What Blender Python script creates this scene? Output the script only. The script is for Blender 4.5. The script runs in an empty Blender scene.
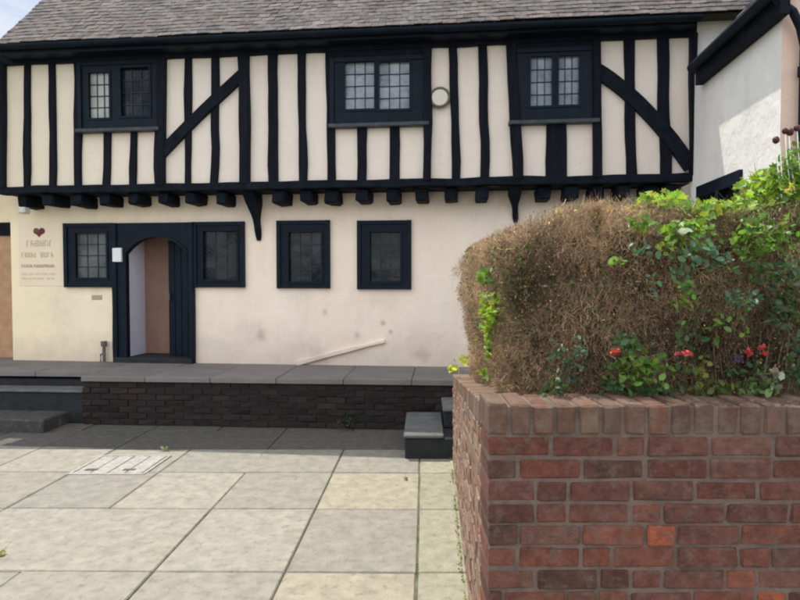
import bpy, bmesh, math, random
import numpy as np
from mathutils import Vector, noise as mn
random.seed(7); rng = np.random.default_rng(7)
S = bpy.context.scene
COL = S.collection
rad = math.radians

# ------------------------------------------------------------------ camera model
H = 1.7; F = 600.0; PITCH = math.atan(19/600)
cam = bpy.data.cameras.new('camera'); co = bpy.data.objects.new('camera', cam); COL.objects.link(co)
co.location = (0, 0, H); co.rotation_euler = (math.pi/2-PITCH, 0, 0)
cam.sensor_width = 36; cam.lens = 27.0; cam.clip_end = 2000; cam.clip_start = .05
S.camera = co
def ray(px, py):
    u = (px-400)/F; v = (300-py)/F
    return Vector((u, math.cos(PITCH)+v*math.sin(PITCH), v*math.cos(PITCH)-math.sin(PITCH)))
def gnd(px, py, z=0):
    r = ray(px, py); t = (z-H)/r.z
    return Vector((r.x*t, r.y*t, z))
def aty(px, py, Y):
    r = ray(px, py); t = Y/r.y
    return Vector((r.x*t, Y, H+r.z*t))
# facade frame: u along the wall (right), d out of the wall (towards the yard)
AN = math.atan(.109)
E = Vector((math.cos(AN), -math.sin(AN), 0)); N = Vector((-math.sin(AN), -math.cos(AN), 0)); F0 = Vector((0, 7.87, 0))
def W(u, d, z): return F0+E*u+N*d+Vector((0, 0, z))
def pf(px, py, d=0.0):
    r = ray(px, py); o = Vector((0, 0, H))
    t = ((F0+N*d-o).dot(N))/r.dot(N); p = o+r*t
    return (p-F0).dot(E), p.z
UP = .37                                           # jetty of the upper storey

# ------------------------------------------------------------------ materials
def nt(name):
    m = bpy.data.materials.new(name); m.use_nodes = True
    t = m.node_tree; b = t.nodes['Principled BSDF']
    return m, t, b
def lk(t, a, b): t.links.new(a, b)
def ramp(t, stops, interp='LINEAR'):
    r = t.nodes.new('ShaderNodeValToRGB'); r.color_ramp.interpolation = interp
    e = r.color_ramp.elements
    while len(e) < len(stops): e.new(.5)
    for i, (p, c) in enumerate(stops):
        e[i].position = p; e[i].color = (*c, 1) if len(c) == 3 else c
    return r
def tex(t, kind='Noise', scale=5, detail=5, rough=.6, vec=None, **k):
    n = t.nodes.new('ShaderNodeTex'+kind)
    n.inputs['Scale'].default_value = scale
    if kind == 'Noise':
        n.inputs['Detail'].default_value = detail; n.inputs['Roughness'].default_value = rough
    if vec: lk(t, vec, n.inputs['Vector'])
    return n
def geo(t): return t.nodes.new('ShaderNodeNewGeometry').outputs['Position']
def mixc(t, a, b, fac, mode='MIX'):
    m = t.nodes.new('ShaderNodeMix'); m.data_type = 'RGBA'; m.blend_type = mode
    for s, v in ((m.inputs['A'], a), (m.inputs['B'], b)):
        if isinstance(v, tuple): s.default_value = (*v, 1)
        else: lk(t, v, s)
    if isinstance(fac, (int, float)): m.inputs['Factor'].default_value = fac
    else: lk(t, fac, m.inputs['Factor'])
    return m.outputs['Result']
def bump(t, b, h, strength=.3, dist=.01):
    n = t.nodes.new('ShaderNodeBump'); n.inputs['Strength'].default_value = strength; n.inputs['Distance'].default_value = dist
    lk(t, h, n.inputs['Height']); lk(t, n.outputs['Normal'], b.inputs['Normal'])
def noisy(name, c1, c2, scale=6, rough=.8, bs=.3, bd=.01, fine=60, attr=False, dirt=None, spec=.3, stretch=None):
    m, t, b = nt(name); p = geo(t)
    if stretch:
        mp = t.nodes.new('ShaderNodeMapping'); mp.inputs['Scale'].default_value = stretch; lk(t, p, mp.inputs['Vector']); p = mp.outputs['Vector']
    n = tex(t, scale=scale, detail=6, vec=p); r = ramp(t, [(.32, c1), (.68, c2)]); lk(t, n.outputs['Fac'], r.inputs['Fac'])
    c = r.outputs['Color']
    if attr:
        a = t.nodes.new('ShaderNodeAttribute'); a.attribute_name = 'Col'
        c = mixc(t, c, a.outputs['Color'], 1, 'MULTIPLY')
    if dirt:
        n3 = tex(t, scale=dirt[0], detail=7, rough=.7, vec=p); r3 = ramp(t, [(dirt[1], (0, 0, 0)), (dirt[2], (1, 1, 1))]); lk(t, n3.outputs['Fac'], r3.inputs['Fac'])
        c = mixc(t, c, dirt[3], r3.outputs['Color'])
    lk(t, c, b.inputs['Base Color']); b.inputs['Roughness'].default_value = rough; b.inputs['Specular IOR Level'].default_value = spec
    n2 = tex(t, scale=fine, detail=6, rough=.65, vec=p)
    bump(t, b, n2.outputs['Fac'], bs, bd)
    return m
M = {}
ZT_ = .58
def plaster(name, ca, cb, grad=None, stain=.5):
    m, t, b = nt(name); p = geo(t)
    n = tex(t, scale=1.3, detail=5, vec=p); r = ramp(t, [(.3, ca), (.7, cb)]); lk(t, n.outputs['Fac'], r.inputs['Fac']); c = r.outputs['Color']
    if grad:
        sx = t.nodes.new('ShaderNodeSeparateXYZ'); lk(t, p, sx.inputs[0])
        mr = t.nodes.new('ShaderNodeMapRange'); mr.inputs['From Min'].default_value = -5.5; mr.inputs['From Max'].default_value = -2.4; lk(t, sx.outputs['X'], mr.inputs['Value'])
        c = mixc(t, mixc(t, c, grad, 1, 'MULTIPLY'), c, mr.outputs['Result'])
    mp = t.nodes.new('ShaderNodeMapping'); mp.inputs['Scale'].default_value = (3, 3, .7); lk(t, p, mp.inputs['Vector'])
    n3 = tex(t, scale=1.6, detail=8, rough=.7, vec=mp.outputs['Vector']); r3 = ramp(t, [(.5, (0, 0, 0)), (.85, (stain,)*3)]); lk(t, n3.outputs['Fac'], r3.inputs['Fac'])
    c = mixc(t, c, tuple(x*.55 for x in ca), r3.outputs['Color'])
    if grad:
        tot = None
        for (px_, py_, r_, k_) in ((262, 335, .10, .55), (383, 323, .05, .7), (357, 335, .06, .5), (325, 312, .05, .45), (250, 330, .2, .22), (60, 300, .5, .12), (300, 350, .35, .16), (420, 345, .3, .18), (423, 355, .12, .4), (300, 300, .25, .14), (385, 300, .25, .14), (225, 345, .3, .15), (391, 332, .04, .6), (320, 358, .2, .3), (97, 290, .12, .2)):
            u_, z_ = pf(px_, py_); c_ = W(u_, 0, z_)
            wn_ = tex(t, scale=7, detail=5, vec=p); sb = t.nodes.new('ShaderNodeVectorMath'); sb.operation = 'MULTIPLY_ADD'; lk(t, wn_.outputs['Color'], sb.inputs[0]); sb.inputs[1].default_value = (r_*1.6,)*3; lk(t, p, sb.inputs[2])
            di = t.nodes.new('ShaderNodeVectorMath'); di.operation = 'DISTANCE'; lk(t, sb.outputs[0], di.inputs[0]); di.inputs[1].default_value = c_+Vector((r_*.8,)*3)
            mr_ = t.nodes.new('ShaderNodeMapRange'); mr_.interpolation_type = 'SMOOTHSTEP'; mr_.inputs['From Min'].default_value = 0; mr_.inputs['From Max'].default_value = r_*1.3; mr_.inputs['To Min'].default_value = k_; mr_.inputs['To Max'].default_value = 0; lk(t, di.outputs['Value'], mr_.inputs['Value'])
            c = mixc(t, c, (.40, .33, .27), mr_.outputs['Result'])
        # brown tint towards the foot of the wall and towards the jetty
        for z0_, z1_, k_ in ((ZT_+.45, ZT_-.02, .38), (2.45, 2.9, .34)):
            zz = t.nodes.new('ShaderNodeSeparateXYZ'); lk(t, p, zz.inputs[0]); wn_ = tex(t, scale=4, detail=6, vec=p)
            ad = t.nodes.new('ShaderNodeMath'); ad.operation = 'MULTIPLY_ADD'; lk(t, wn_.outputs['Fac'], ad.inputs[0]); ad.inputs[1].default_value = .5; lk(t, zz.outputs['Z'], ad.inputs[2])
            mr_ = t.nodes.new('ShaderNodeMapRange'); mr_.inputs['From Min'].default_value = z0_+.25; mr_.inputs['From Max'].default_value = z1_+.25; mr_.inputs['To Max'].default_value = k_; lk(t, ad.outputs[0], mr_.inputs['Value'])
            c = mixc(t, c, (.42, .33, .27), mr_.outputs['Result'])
    n5 = tex(t, scale=24, detail=4, vec=p); r5 = ramp(t, [(.68, (0, 0, 0)), (.8, (.35,)*3)]); lk(t, n5.outputs['Fac'], r5.inputs['Fac'])
    c = mixc(t, c, (.3, .25, .2), r5.outputs['Color'])
    lk(t, c, b.inputs['Base Color']); b.inputs['Roughness'].default_value = .85; b.inputs['Specular IOR Level'].default_value = .2
    n2 = tex(t, scale=3, detail=9, rough=.6, vec=p); bump(t, b, n2.outputs['Fac'], .55, .05)
    return m
M['plaster_low'] = plaster('lower_plaster', (.88, .75, .625), (.91, .80, .68), grad=(1.04, 1.04, .86), stain=.28)
M['plaster_up'] = plaster('upper_plaster', (.92, .83, .745), (.93, .87, .80), grad=(1.0, 1.0, .84), stain=.22)
M['plaster_wing'] = plaster('wing_plaster', (.78, .77, .73), (.84, .83, .79), stain=.3)
M['plaster_pink'] = plaster('wing_end_plaster', (.72, .52, .42), (.75, .58, .48))
M['timber'] = noisy('black_timber', (.002, .0035, .008), (.007, .011, .018), 7, .6, .9, .02, 26, spec=.12, stretch=(3, 3, .35), dirt=(9, .62, .85, (.04, .045, .05)))
M['timber_h'] = noisy('black_beam', (.002, .004, .009), (.008, .013, .021), 7, .7, .9, .018, 22, spec=.12, dirt=(8, .62, .85, (.045, .05, .055)))
M['frame'] = noisy('blue_black_paint', (.002, .006, .013), (.005, .012, .023), 8, .55, .3, .004, 40, spec=.16)
M['sill'] = noisy('worn_sill_paint', (.02, .028, .036), (.06, .07, .08), 12, .5, .3, .006, 40)
M['tile'] = noisy('clay_roof_tile', (.095, .083, .081), (.165, .147, .141), 14, .95, .8, .02, 40, attr=True, dirt=(5.5, .5, .68, (.065, .058, .054)))
M['tar'] = noisy('roof_underlay', (.04, .035, .03), (.05, .045, .04), 9)
M['brick'] = noisy('red_brick', (.6, .58, .58), (1.15, 1.05, 1.0), 26, .92, 1, .014, 75, attr=True, dirt=(19, .5, .72, (.17, .125, .10)))
M['mortar'] = noisy('old_mortar', (.14, .10, .082), (.205, .155, .128), 18, .95, .8, .01, 120, dirt=(4, .5, .7, (.09, .075, .06)))
M['cap'] = noisy('brick_top', (.75, .7, .65), (1.1, 1.1, 1.1), 18, .9, .9, .012, 80, attr=True, dirt=(9, .48, .7, (.17, .135, .10)))
M['dbrick'] = noisy('dark_wall_brick', (.8, .7, .7), (1.1, 1, 1), 12, .8, .7, .012, 60, attr=True, dirt=(3, .45, .7, (.018, .016, .016)))  # very dark brick tones for the terrace wall
M['dmortar'] = noisy('dark_wall_mortar', (.022, .019, .018), (.04, .034, .031), 9, .9, .6, .01, 60)  # equally dark mortar for the terrace wall
M['flag'] = noisy('paving_flag', (.80, .80, .78), (1.13, 1.11, 1.07), 9, .9, .9, .008, 60, attr=True, dirt=(16, .52, .74, (.16, .15, .13)))
M['joint'] = noisy('joint_soil', (.10, .098, .075), (.18, .17, .13), 15, 1, .5, .01, 60, dirt=(4, .5, .62, (.06, .09, .03)))
M['terrace'] = noisy('terrace_slab', (.155, .142, .136), (.20, .182, .176), 3, .8, .4, .006, 50, attr=True)
M['darkstone'] = noisy('dark_step_stone', (.012, .016, .018), (.026, .03, .033), 6, .7, .6, .01, 40)
M['tread'] = noisy('worn_tread', (.09, .095, .095), (.15, .155, .15), 9, .75, .5, .008, 60)
M['white'] = noisy('white_paint', (.72, .72, .72), (.8, .8, .8), 9, .5, .1, .003)
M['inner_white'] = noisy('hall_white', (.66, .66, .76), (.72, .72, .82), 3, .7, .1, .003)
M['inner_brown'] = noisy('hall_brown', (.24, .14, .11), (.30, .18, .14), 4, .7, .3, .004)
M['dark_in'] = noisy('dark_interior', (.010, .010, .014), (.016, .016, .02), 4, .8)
M['iron'] = noisy('grey_iron', (.10, .095, .085), (.16, .15, .13), 20, .6, .4, .004)
M['white_slab'] = noisy('pale_cover_concrete', (.25, .24, .22), (.38, .365, .335), 18, .9, .4, .006, 60)
M['pocket'] = noisy('dark_pocket', (.07, .065, .055), (.12, .11, .09), 15, .9)
M['soil'] = noisy('bed_soil', (.03, .022, .015), (.07, .05, .035), 12, 1, 1, .03, 30)
M['orange'] = noisy('neighbour_brick', (.42, .25, .14), (.52, .33, .20), 8, .9, .5, .01, 50)
def glassm(name, c, c2, scale, rough=.08):
    m, t, b = nt(name); p = geo(t)
    n = tex(t, scale=scale, detail=3, vec=p); r = ramp(t, [(.35, c), (.65, c2)]); lk(t, n.outputs['Fac'], r.inputs['Fac'])
    lk(t, r.outputs['Color'], b.inputs['Base Color']); b.inputs['Roughness'].default_value = rough; b.inputs['Specular IOR Level'].default_value = .6 if 'sky' in name else .2
    n2 = tex(t, scale=9, detail=2, vec=p); bump(t, b, n2.outputs['Fac'], .25, .01)
    return m
M['glass'] = glassm('dark_leaded_glass', (.006, .009, .014), (.022, .028, .036), 4)
M['glass_blue'] = glassm('sky_reflecting_glass', (.14, .17, .21), (.24, .28, .32), 5)  # blue-grey base colour paints the sky's reflection into the panes
M['glass_cream'] = glassm('curtained_glass', (.30, .33, .33), (.42, .44, .42), 4, .3)
M['glass_net'] = glassm('net_curtain_glass', (.07, .08, .085), (.13, .14, .145), 4, .3)
M['lead'] = noisy('window_lead', (.018, .024, .032), (.03, .038, .048), 20, .6)
def leafm(name, trans=.38, rough=.45):
    m, t, b = nt(name); a = t.nodes.new('ShaderNodeAttribute'); a.attribute_name = 'Col'
    n = tex(t, scale=30, detail=3, vec=geo(t)); r = ramp(t, [(.3, (.75,)*3), (.7, (1.15,)*3)]); lk(t, n.outputs['Fac'], r.inputs['Fac'])
    c = mixc(t, a.outputs['Color'], r.outputs['Color'], 1, 'MULTIPLY')
    lk(t, c, b.inputs['Base Color']); b.inputs['Roughness'].default_value = rough; b.inputs['Specular IOR Level'].default_value = .4
    tr = t.nodes.new('ShaderNodeBsdfTranslucent'); lk(t, mixc(t, c, (1.6, 1.7, .7), 1, 'MULTIPLY'), tr.inputs['Color'])
    mx = t.nodes.new('ShaderNodeMixShader'); mx.inputs[0].default_value = trans
    lk(t, b.outputs[0], mx.inputs[1]); lk(t, tr.outputs[0], mx.inputs[2]); lk(t, mx.outputs[0], t.nodes['Material Output'].inputs['Surface'])
    return m
M['leaf'] = leafm('green_leaf'); M['petal'] = leafm('red_petal', .3)
M['twig'] = leafm('hedge_twig', .12, .9)

# ------------------------------------------------------------------ objects
def link(name, me, parent=None, mat=None):
    o = bpy.data.objects.new(name, me); COL.objects.link(o)
    if mat is not None:
        for m in (mat if isinstance(mat, (list, tuple)) else [mat]): me.materials.append(m)
    if parent is not None:
        o.parent = parent
        r = parent
        while r.parent: r = r.parent
        if len(me.vertices):
            a = np.empty(len(me.vertices)*3); me.vertices.foreach_get('co', a)
            a = a.reshape(-1, 3)-np.array(r.location); me.vertices.foreach_set('co', a.ravel())
    else:
        a = np.empty(len(me.vertices)*3); me.vertices.foreach_get('co', a); a = a.reshape(-1, 3)
        c = np.array([(a[:, 0].min()+a[:, 0].max())/2, (a[:, 1].min()+a[:, 1].max())/2, a[:, 2].min()])
        me.vertices.foreach_set('co', (a-c).ravel()); o.location = c
    me.update()
    return o
def tag(o, label, cat, group=None):
    o['label'] = label; o['category'] = cat
    if group: o['group'] = group
    return o
def struct(o, kind='structure'): o['kind'] = kind; return o
def thing(name, loc, label, cat, group=None):
    o = bpy.data.objects.new(name, None); COL.objects.link(o); o.location = loc; o.empty_display_size = .2
    bpy.context.view_layer.update()
    return tag(o, label, cat, group)
class MB:
    """vertex/face collector with a colour per face and a material slot per face"""
    def __init__(s): s.v = []; s.f = []; s.c = []; s.m = []
    def quad(s, pts, c=(1, 1, 1), m=0):
        n = len(s.v); s.v += [tuple(p) for p in pts]; s.f.append(tuple(range(n, n+len(pts)))); s.c.append(c); s.m.append(m)
    def mesh(s, vs, fs, c=(1, 1, 1), m=0):
        n = len(s.v); s.v += [tuple(p) for p in vs]
        for f in fs: s.f.append(tuple(i+n for i in f)); s.c.append(c); s.m.append(m)
    def box(s, fn, a0, a1, b0, b1, c0, c1, col=(1, 1, 1), m=0):
        P = [fn(a, b, c) for a in (a0, a1) for b in (b0, b1) for c in (c0, c1)]
        s.mesh(P, [(0, 1, 3, 2), (4, 6, 7, 5), (0, 4, 5, 1), (2, 3, 7, 6), (0, 2, 6, 4), (1, 5, 7, 3)], col, m)
    def build(s, name, mat, parent=None, smooth=False, recalc=True):
        me = bpy.data.meshes.new(name); me.from_pydata(s.v, [], s.f)
        if recalc:
            bm = bmesh.new(); bm.from_mesh(me); bmesh.ops.recalc_face_normals(bm, faces=bm.faces); bm.to_mesh(me); bm.free()
        ca = me.color_attributes.new('Col', 'FLOAT_COLOR', 'CORNER')
        arr = np.ones((len(me.loops), 4), dtype=np.float32); i = 0
        cc = np.array([(*c, 1) for c in s.c], dtype=np.float32)
        cnt = np.array([len(f) for f in s.f]); arr = np.repeat(cc, cnt, axis=0)
        ca.data.foreach_set('color', arr.ravel())
        me.polygons.foreach_set('material_index', np.array(s.m, dtype=np.int32))
        if smooth: me.polygons.foreach_set('use_smooth', np.ones(len(me.polygons), dtype=bool))
        return link(name, me, parent, mat)
# chamfered box template
_bm = bmesh.new(); bmesh.ops.create_cube(_bm, size=2)
bmesh.ops.bevel(_bm, geom=list(_bm.edges)+list(_bm.verts), offset=.2, segments=1, affect='EDGES')
CV = [(tuple(math.copysign(1, x) for x in v.co), tuple(abs(x) < .99 for x in v.co)) for v in _bm.verts]
CF = [tuple(v.index for v in f.verts) for f in _bm.faces]; _bm.free()
def cbox(mb, fn, a0, a1, b0, b1, c0, c1, ch=.004, col=(1, 1, 1), m=0, jit=0):
    ctr = ((a0+a1)/2, (b0+b1)/2, (c0+c1)/2); h = (abs(a1-a0)/2, abs(b1-b0)/2, abs(c1-c0)/2); P = []
    for s, ins in CV:
        q = [ctr[i]+s[i]*(h[i]-(ch if ins[i] else 0)) for i in range(3)]
        if jit: q = [x+random.uniform(-jit, jit) for x in q]
        P.append(fn(*q))
    mb.mesh(P, CF, col, m)
def XYZ(x, y, z): return Vector((x, y, z))
def sheet(mb, fn, u0, u1, z0, z1, d, holes=(), step=.35, depth=.0):
    """wall sheet in the facade plane with rectangular holes, and reveals going back by depth"""
    us = {u0, u1}; zs = {z0, z1}
    for h in holes: us |= {h[0], h[1]}; zs |= {h[2], h[3]}
    us = sorted(us); zs = sorted(zs)
    for a, b in zip(us, us[1:]):
        for c, e in zip(zs, zs[1:]):
            if b-a < 1e-5 or e-c < 1e-5: continue
            if any(h[0]-1e-6 <= a and b <= h[1]+1e-6 and h[2]-1e-6 <= c and e <= h[3]+1e-6 for h in holes): continue
            mb.quad([fn(a, d, c), fn(b, d, c), fn(b, d, e), fn(a, d, e)])
    if depth:
        for a, b, c, e in holes:
            mb.quad([fn(a, d, c), fn(a, d-depth, c), fn(a, d-depth, e), fn(a, d, e)])
            mb.quad([fn(b, d, c), fn(b, d, e), fn(b, d-depth, e), fn(b, d-depth, c)])
            mb.quad([fn(a, d, e), fn(a, d-depth, e), fn(b, d-depth, e), fn(b, d, e)])
            mb.quad([fn(a, d, c), fn(b, d, c), fn(b, d-depth, c), fn(a, d-depth, c)])
def beam(mb, p0, p1, w, d0, d1, wob=.012, fn=W, seg=None):
    """old timber in the wall plane: p0/p1 are (u,z), edges wander"""
    a = Vector((*p0, 0)); b = Vector((*p1, 0)); L = (b-a).length; n = seg or max(3, int(L/.22)); t = (b-a)/L; s = Vector((-t.y, t.x, 0))
    sd = random.uniform(0, 100); rings = []
    for i in range(n+1):
        q = a+t*(L*i/n)
        wl = w/2+wob*mn.noise(Vector((sd, i*.45, 0)))*2; wr = w/2+wob*mn.noise(Vector((sd+9, i*.45, 0)))*2; off = wob*1.2*mn.noise(Vector((sd+4, i*.3, 0)))
        dd = d1+.006*mn.noise(Vector((sd+7, i*.4, 0)))
        L1 = q+s*(wl+off); R1 = q-s*(wr-off); c = min(.010, w*.15)
        rings.append([fn(L1.x, d0, L1.y), fn(L1.x, dd-c, L1.y), fn(*(lambda v: (v.x, dd, v.y))(L1-s*c)), fn(*(lambda v: (v.x, dd, v.y))(R1+s*c)), fn(R1.x, dd-c, R1.y), fn(R1.x, d0, R1.y)])
    V = [p for r in rings for p in r]; Fc = []
    for i in range(n):
        for k in range(6):
            k2 = (k+1) % 6; Fc.append((i*6+k, i*6+k2, (i+1)*6+k2, (i+1)*6+k))
    Fc += [tuple(range(6)), tuple(n*6+k for k in range(6))]
    mb.mesh(V, Fc)
def tube(mb, pts, r, n=8, col=(1, 1, 1), m=0, r1=None):
    pts = [Vector(p) for p in pts]; V = []; Fc = []
    for i, p in enumerate(pts):
        t = (pts[min(i+1, len(pts)-1)]-pts[max(i-1, 0)]).normalized()
        x = t.cross(Vector((0, 0, 1)) if abs(t.z) < .95 else Vector((1, 0, 0))).normalized(); y = t.cross(x)
        rr = r if r1 is None else r+(r1-r)*i/(len(pts)-1)
        V += [p+x*math.cos(2*math.pi*k/n)*rr+y*math.sin(2*math.pi*k/n)*rr for k in range(n)]
    for i in range(len(pts)-1):
        for k in range(n): Fc.append((i*n+k, i*n+(k+1) % n, (i+1)*n+(k+1) % n, (i+1)*n+k))
    Fc += [tuple(range(n)), tuple((len(pts)-1)*n+k for k in range(n))]
    mb.mesh(V, Fc, col, m)

# ------------------------------------------------------------------ the timber-framed house
uL_up = pf(4, 120, UP)[0]; uL = pf(12, 300, 0)[0]; uR = pf(692, 110, UP)[0]
ZT = .58; ZJ = 2.86; ZE = 4.73; ZP = 4.56
house = thing('timber_framed_house', W((uL+uR)/2, 0, ZT), 'two-storey black and cream timber-framed house with jettied upper floor and tiled roof', 'house')
# openings, read as pixels on the wall plane
def rect(x0, y0, x1, y1, d):
    xm = (x0+x1)/2; ym = (y0+y1)/2
    return pf(x0, ym, d)[0], pf(x1, ym, d)[0], pf(xm, y1, d)[1], pf(xm, y0, d)[1]
band = rect(66, 223, 245, 287, 0); dor = rect(115, 223, 195, 361, 0); dor = (dor[0], dor[1], ZT, band[3])
wA = rect(278, 221, 330, 288, 0); wB = rect(358, 221, 411, 289, 0)
mb = MB(); sheet(mb, W, uL, uR+.02, ZT-.6, ZJ, 0, [band, (dor[0], dor[1], ZT, band[2]), wA, wB])
ow = mb.build('wall', M['plaster_low'], house)
# diagonal ridge in the plaster
mb = MB(); a = pf(297, 362); b = pf(385, 341)
beam(mb, (a[0], a[1]), (b[0], b[1]), .065, -.02, .05, .012); mb.build('plaster_ridge', M['plaster_low'], house)
up_windows = [
  (rect(80, 62, 160, 132, UP), [(rect(90, 73, 111, 119, UP), 'glass_cream'), (rect(122, 68, 151, 117, UP), 'glass')]),
  (rect(331, 58, 428, 127, UP), [(rect(345, 62, 375, 110, UP), 'glass_blue'), (rect(379, 62, 410, 110, UP), 'glass_blue')]),
  (rect(510, 49, 597, 124, UP), [(rect(530, 57, 552, 107, UP), 'glass_blue'), (rect(558, 56, 579, 106, UP), 'glass_blue')])]
mb = MB(); sheet(mb, W, uL_up, uR+.01, ZJ+.02, ZE-.05, UP, [w[0] for w in up_windows], depth=.12)
mb.build('wall', M['plaster_up'], house)
def mkwindow(r, panes, d, name='window', gx=3, gz=4, sillp=True, proud=.03):
    mb = MB(); holes = [p[0] for p in panes]
    sheet(mb, W, r[0], r[1], r[2], r[3], d+proud, holes, depth=.05)
    for (a0, a1, c0, c1) in ((r[0], r[0], r[2], r[3]), (r[1], r[1], r[2], r[3])):
        mb.quad([W(a0, d+proud, c0), W(a0, d-.1, c0), W(a0, d-.1, c1), W(a0, d+proud, c1)])
    for c in (r[2], r[3]): mb.quad([W(r[0], d+proud, c), W(r[1], d+proud, c), W(r[1], d-.1, c), W(r[0], d-.1, c)])
    # raised outer moulding
    t = .045
    mb.box(W, r[0]-.006, r[0]+t, d-.02, d+proud+.022, r[2]-.005, r[3]+.005); mb.box(W, r[1]-t, r[1]+.006, d-.02, d+proud+.022, r[2]-.005, r[3]+.005)
    mb.box(W, r[0]+t+.001, r[1]-t-.001, d-.02, d+proud+.018, r[3]-t, r[3]+.004); mb.box(W, r[0]+t+.001, r[1]-t-.001, d-.02, d+proud+.018, r[2]-.004, r[2]+t)
    win = mb.build(name, M['frame'], house)
    for (p, g) in panes:
        c = MB(); w = .022
        c.box(W, p[0]-w, p[0]+.006, d+proud-.01, d+proud+.012, p[2]-w, p[3]+w); c.box(W, p[1]-.006, p[1]+w, d+proud-.01, d+proud+.012, p[2]-w, p[3]+w)
        c.box(W, p[0]+.0065, p[1]-.0065, d+proud-.01, d+proud+.010, p[3]-.006, p[3]+w); c.box(W, p[0]+.0065, p[1]-.0065, d+proud-.01, d+proud+.010, p[2]-w, p[2]+.006)
        c.build('casement', M['frame'], win)
        g_ = MB(); nx, nz = gx, gz
        for i in range(nx):
            for k in range(nz):
                a0 = p[0]+(p[1]-p[0])*i/nx; a1 = p[0]+(p[1]-p[0])*(i+1)/nx; c0 = p[2]+(p[3]-p[2])*k/nz; c1 = p[2]+(p[3]-p[2])*(k+1)/nz
                j = [random.uniform(-.0016, .0016) for _ in range(3)]
                g_.quad([W(a0, d+proud-.045+j[0]+j[1], c0), W(a1, d+proud-.045-j[0]+j[1], c0), W(a1, d+proud-.045-j[0]-j[1], c1), W(a0, d+proud-.045+j[0]-j[1], c1)])
        g_.build('pane', M[g], win)
        l = MB()
        for i in range(1, nx): x = p[0]+(p[1]-p[0])*i/nx; l.box(W, x-.0045, x+.0045, d+proud-.044, d+proud-.034, p[2], p[3])
        for k in range(1, nz): z = p[2]+(p[3]-p[2])*k/nz; l.box(W, p[0], p[1], d+proud-.043, d+proud-.033, z-.0045, z+.0045)
        l.build('leading', M['lead'], win)
    if sillp:
        s_ = MB(); cbox(s_, W, r[0]-.02, r[1]+.02, d-.02, d+.10, r[2]-.015, r[2]+.035, .008)
        s_.build('sill', M['sill'], win)
    return win
for r, ps in up_windows: mkwindow(r, ps, UP)
mkwindow(wA, [(rect(289, 232, 322, 282, 0), 'glass')], 0, sillp=False)
mkwindow(wB, [(rect(370, 232, 401, 282, 0), 'glass')], 0, sillp=False)
mkwindow((band[0], dor[0], band[2], band[3]), [(rect(77, 233, 108, 278, 0), 'glass_net')], 0, sillp=False)
mkwindow((dor[1], band[1], band[2], band[3]), [(rect(204, 231, 238, 280, 0), 'glass')], 0, sillp=False)
# door surround with a four-centred arch
oL, oR = pf(128, 300)[0], pf(190, 300)[0]; zs_ = pf(158, 254)[1]; za = pf(158, 237)[1]; zb = ZT+.07
arch = []
for i in range(17):
    t = i/16; s = abs(2*t-1); h = (1-s**2.6)*.82+(1-s)*.18
    arch.append((oL+(oR-oL)*t, zs_+(za-zs_)*h))
mb = MB(); D1 = .045
mb.quad([W(dor[0], D1, ZT), W(oL, D1, ZT), W(oL, D1, zs_), W(dor[0], D1, zs_)]); mb.quad([W(oR, D1, ZT), W(dor[1], D1, ZT), W(dor[1], D1, zs_), W(oR, D1, zs_)])
mb.quad([W(dor[0], D1, zs_), W(oL, D1, zs_), W(oL, D1, dor[3]), W(dor[0], D1, dor[3])]); mb.quad([W(oR, D1, zs_), W(dor[1], D1, zs_), W(dor[1], D1, dor[3]), W(oR, D1, dor[3])])
for (a, za_), (b, zb_) in zip(arch, arch[1:]):
    mb.quad([W(a, D1, za_), W(b, D1, zb_), W(b, D1, dor[3]), W(a, D1, dor[3])]); mb.quad([W(a, D1, za_), W(a, -.04, za_), W(b, -.04, zb_), W(b, D1, zb_)])
for x in (oL, oR): mb.quad([W(x, D1, ZT), W(x, -.04, ZT), W(x, -.04, zs_), W(x, D1, zs_)])
for x in (dor[0], dor[1]): mb.quad([W(x, D1, ZT), W(x, -.1, ZT), W(x, -.1, dor[3]), W(x, D1, dor[3])])
mb.quad([W(dor[0], D1, dor[3]), W(dor[1], D1, dor[3]), W(dor[1], -.1, dor[3]), W(dor[0], -.1, dor[3])])
# raised edge posts and arch moulding
beam(mb, (dor[0]+.03, ZT+.001), (dor[0]+.03, dor[3]), .07, 0, D1+.03, .004); beam(mb, (dor[1]-.03, ZT+.001), (dor[1]-.03, dor[3]), .07, 0, D1+.03, .004)
for (a, z1), (b, z2) in zip(arch, arch[1:]): mb.box(lambda u, d, k: W(u, d, k+(z1 if abs(u-a) < 1e-9 else z2)), a, b, D1-.01, D1+.022, 0, .035)
door_frame = mb.build('door_frame', M['frame'], house)
mb = MB(); cbox(mb, W, dor[0]+.01, dor[1]-.01, -.5, .10, ZT-.05, ZT+.07, .01); mb.build('threshold', M['darkstone'], house)
# hall behind the opening
mb = MB(); DP = .46
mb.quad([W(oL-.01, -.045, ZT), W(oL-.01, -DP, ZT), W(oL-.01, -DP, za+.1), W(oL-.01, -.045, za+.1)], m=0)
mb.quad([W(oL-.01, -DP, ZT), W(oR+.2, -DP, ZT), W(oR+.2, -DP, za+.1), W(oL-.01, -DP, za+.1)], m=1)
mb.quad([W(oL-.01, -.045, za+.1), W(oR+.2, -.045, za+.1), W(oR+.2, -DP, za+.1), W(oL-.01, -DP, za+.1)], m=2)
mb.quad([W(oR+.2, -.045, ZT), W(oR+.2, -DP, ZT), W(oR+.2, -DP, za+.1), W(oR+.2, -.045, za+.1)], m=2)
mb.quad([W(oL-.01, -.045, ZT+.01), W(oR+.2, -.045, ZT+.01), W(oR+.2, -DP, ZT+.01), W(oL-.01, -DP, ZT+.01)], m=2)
mb.build('hallway', [M['inner_white'], M['inner_brown'], M['dark_in']], house)
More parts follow.
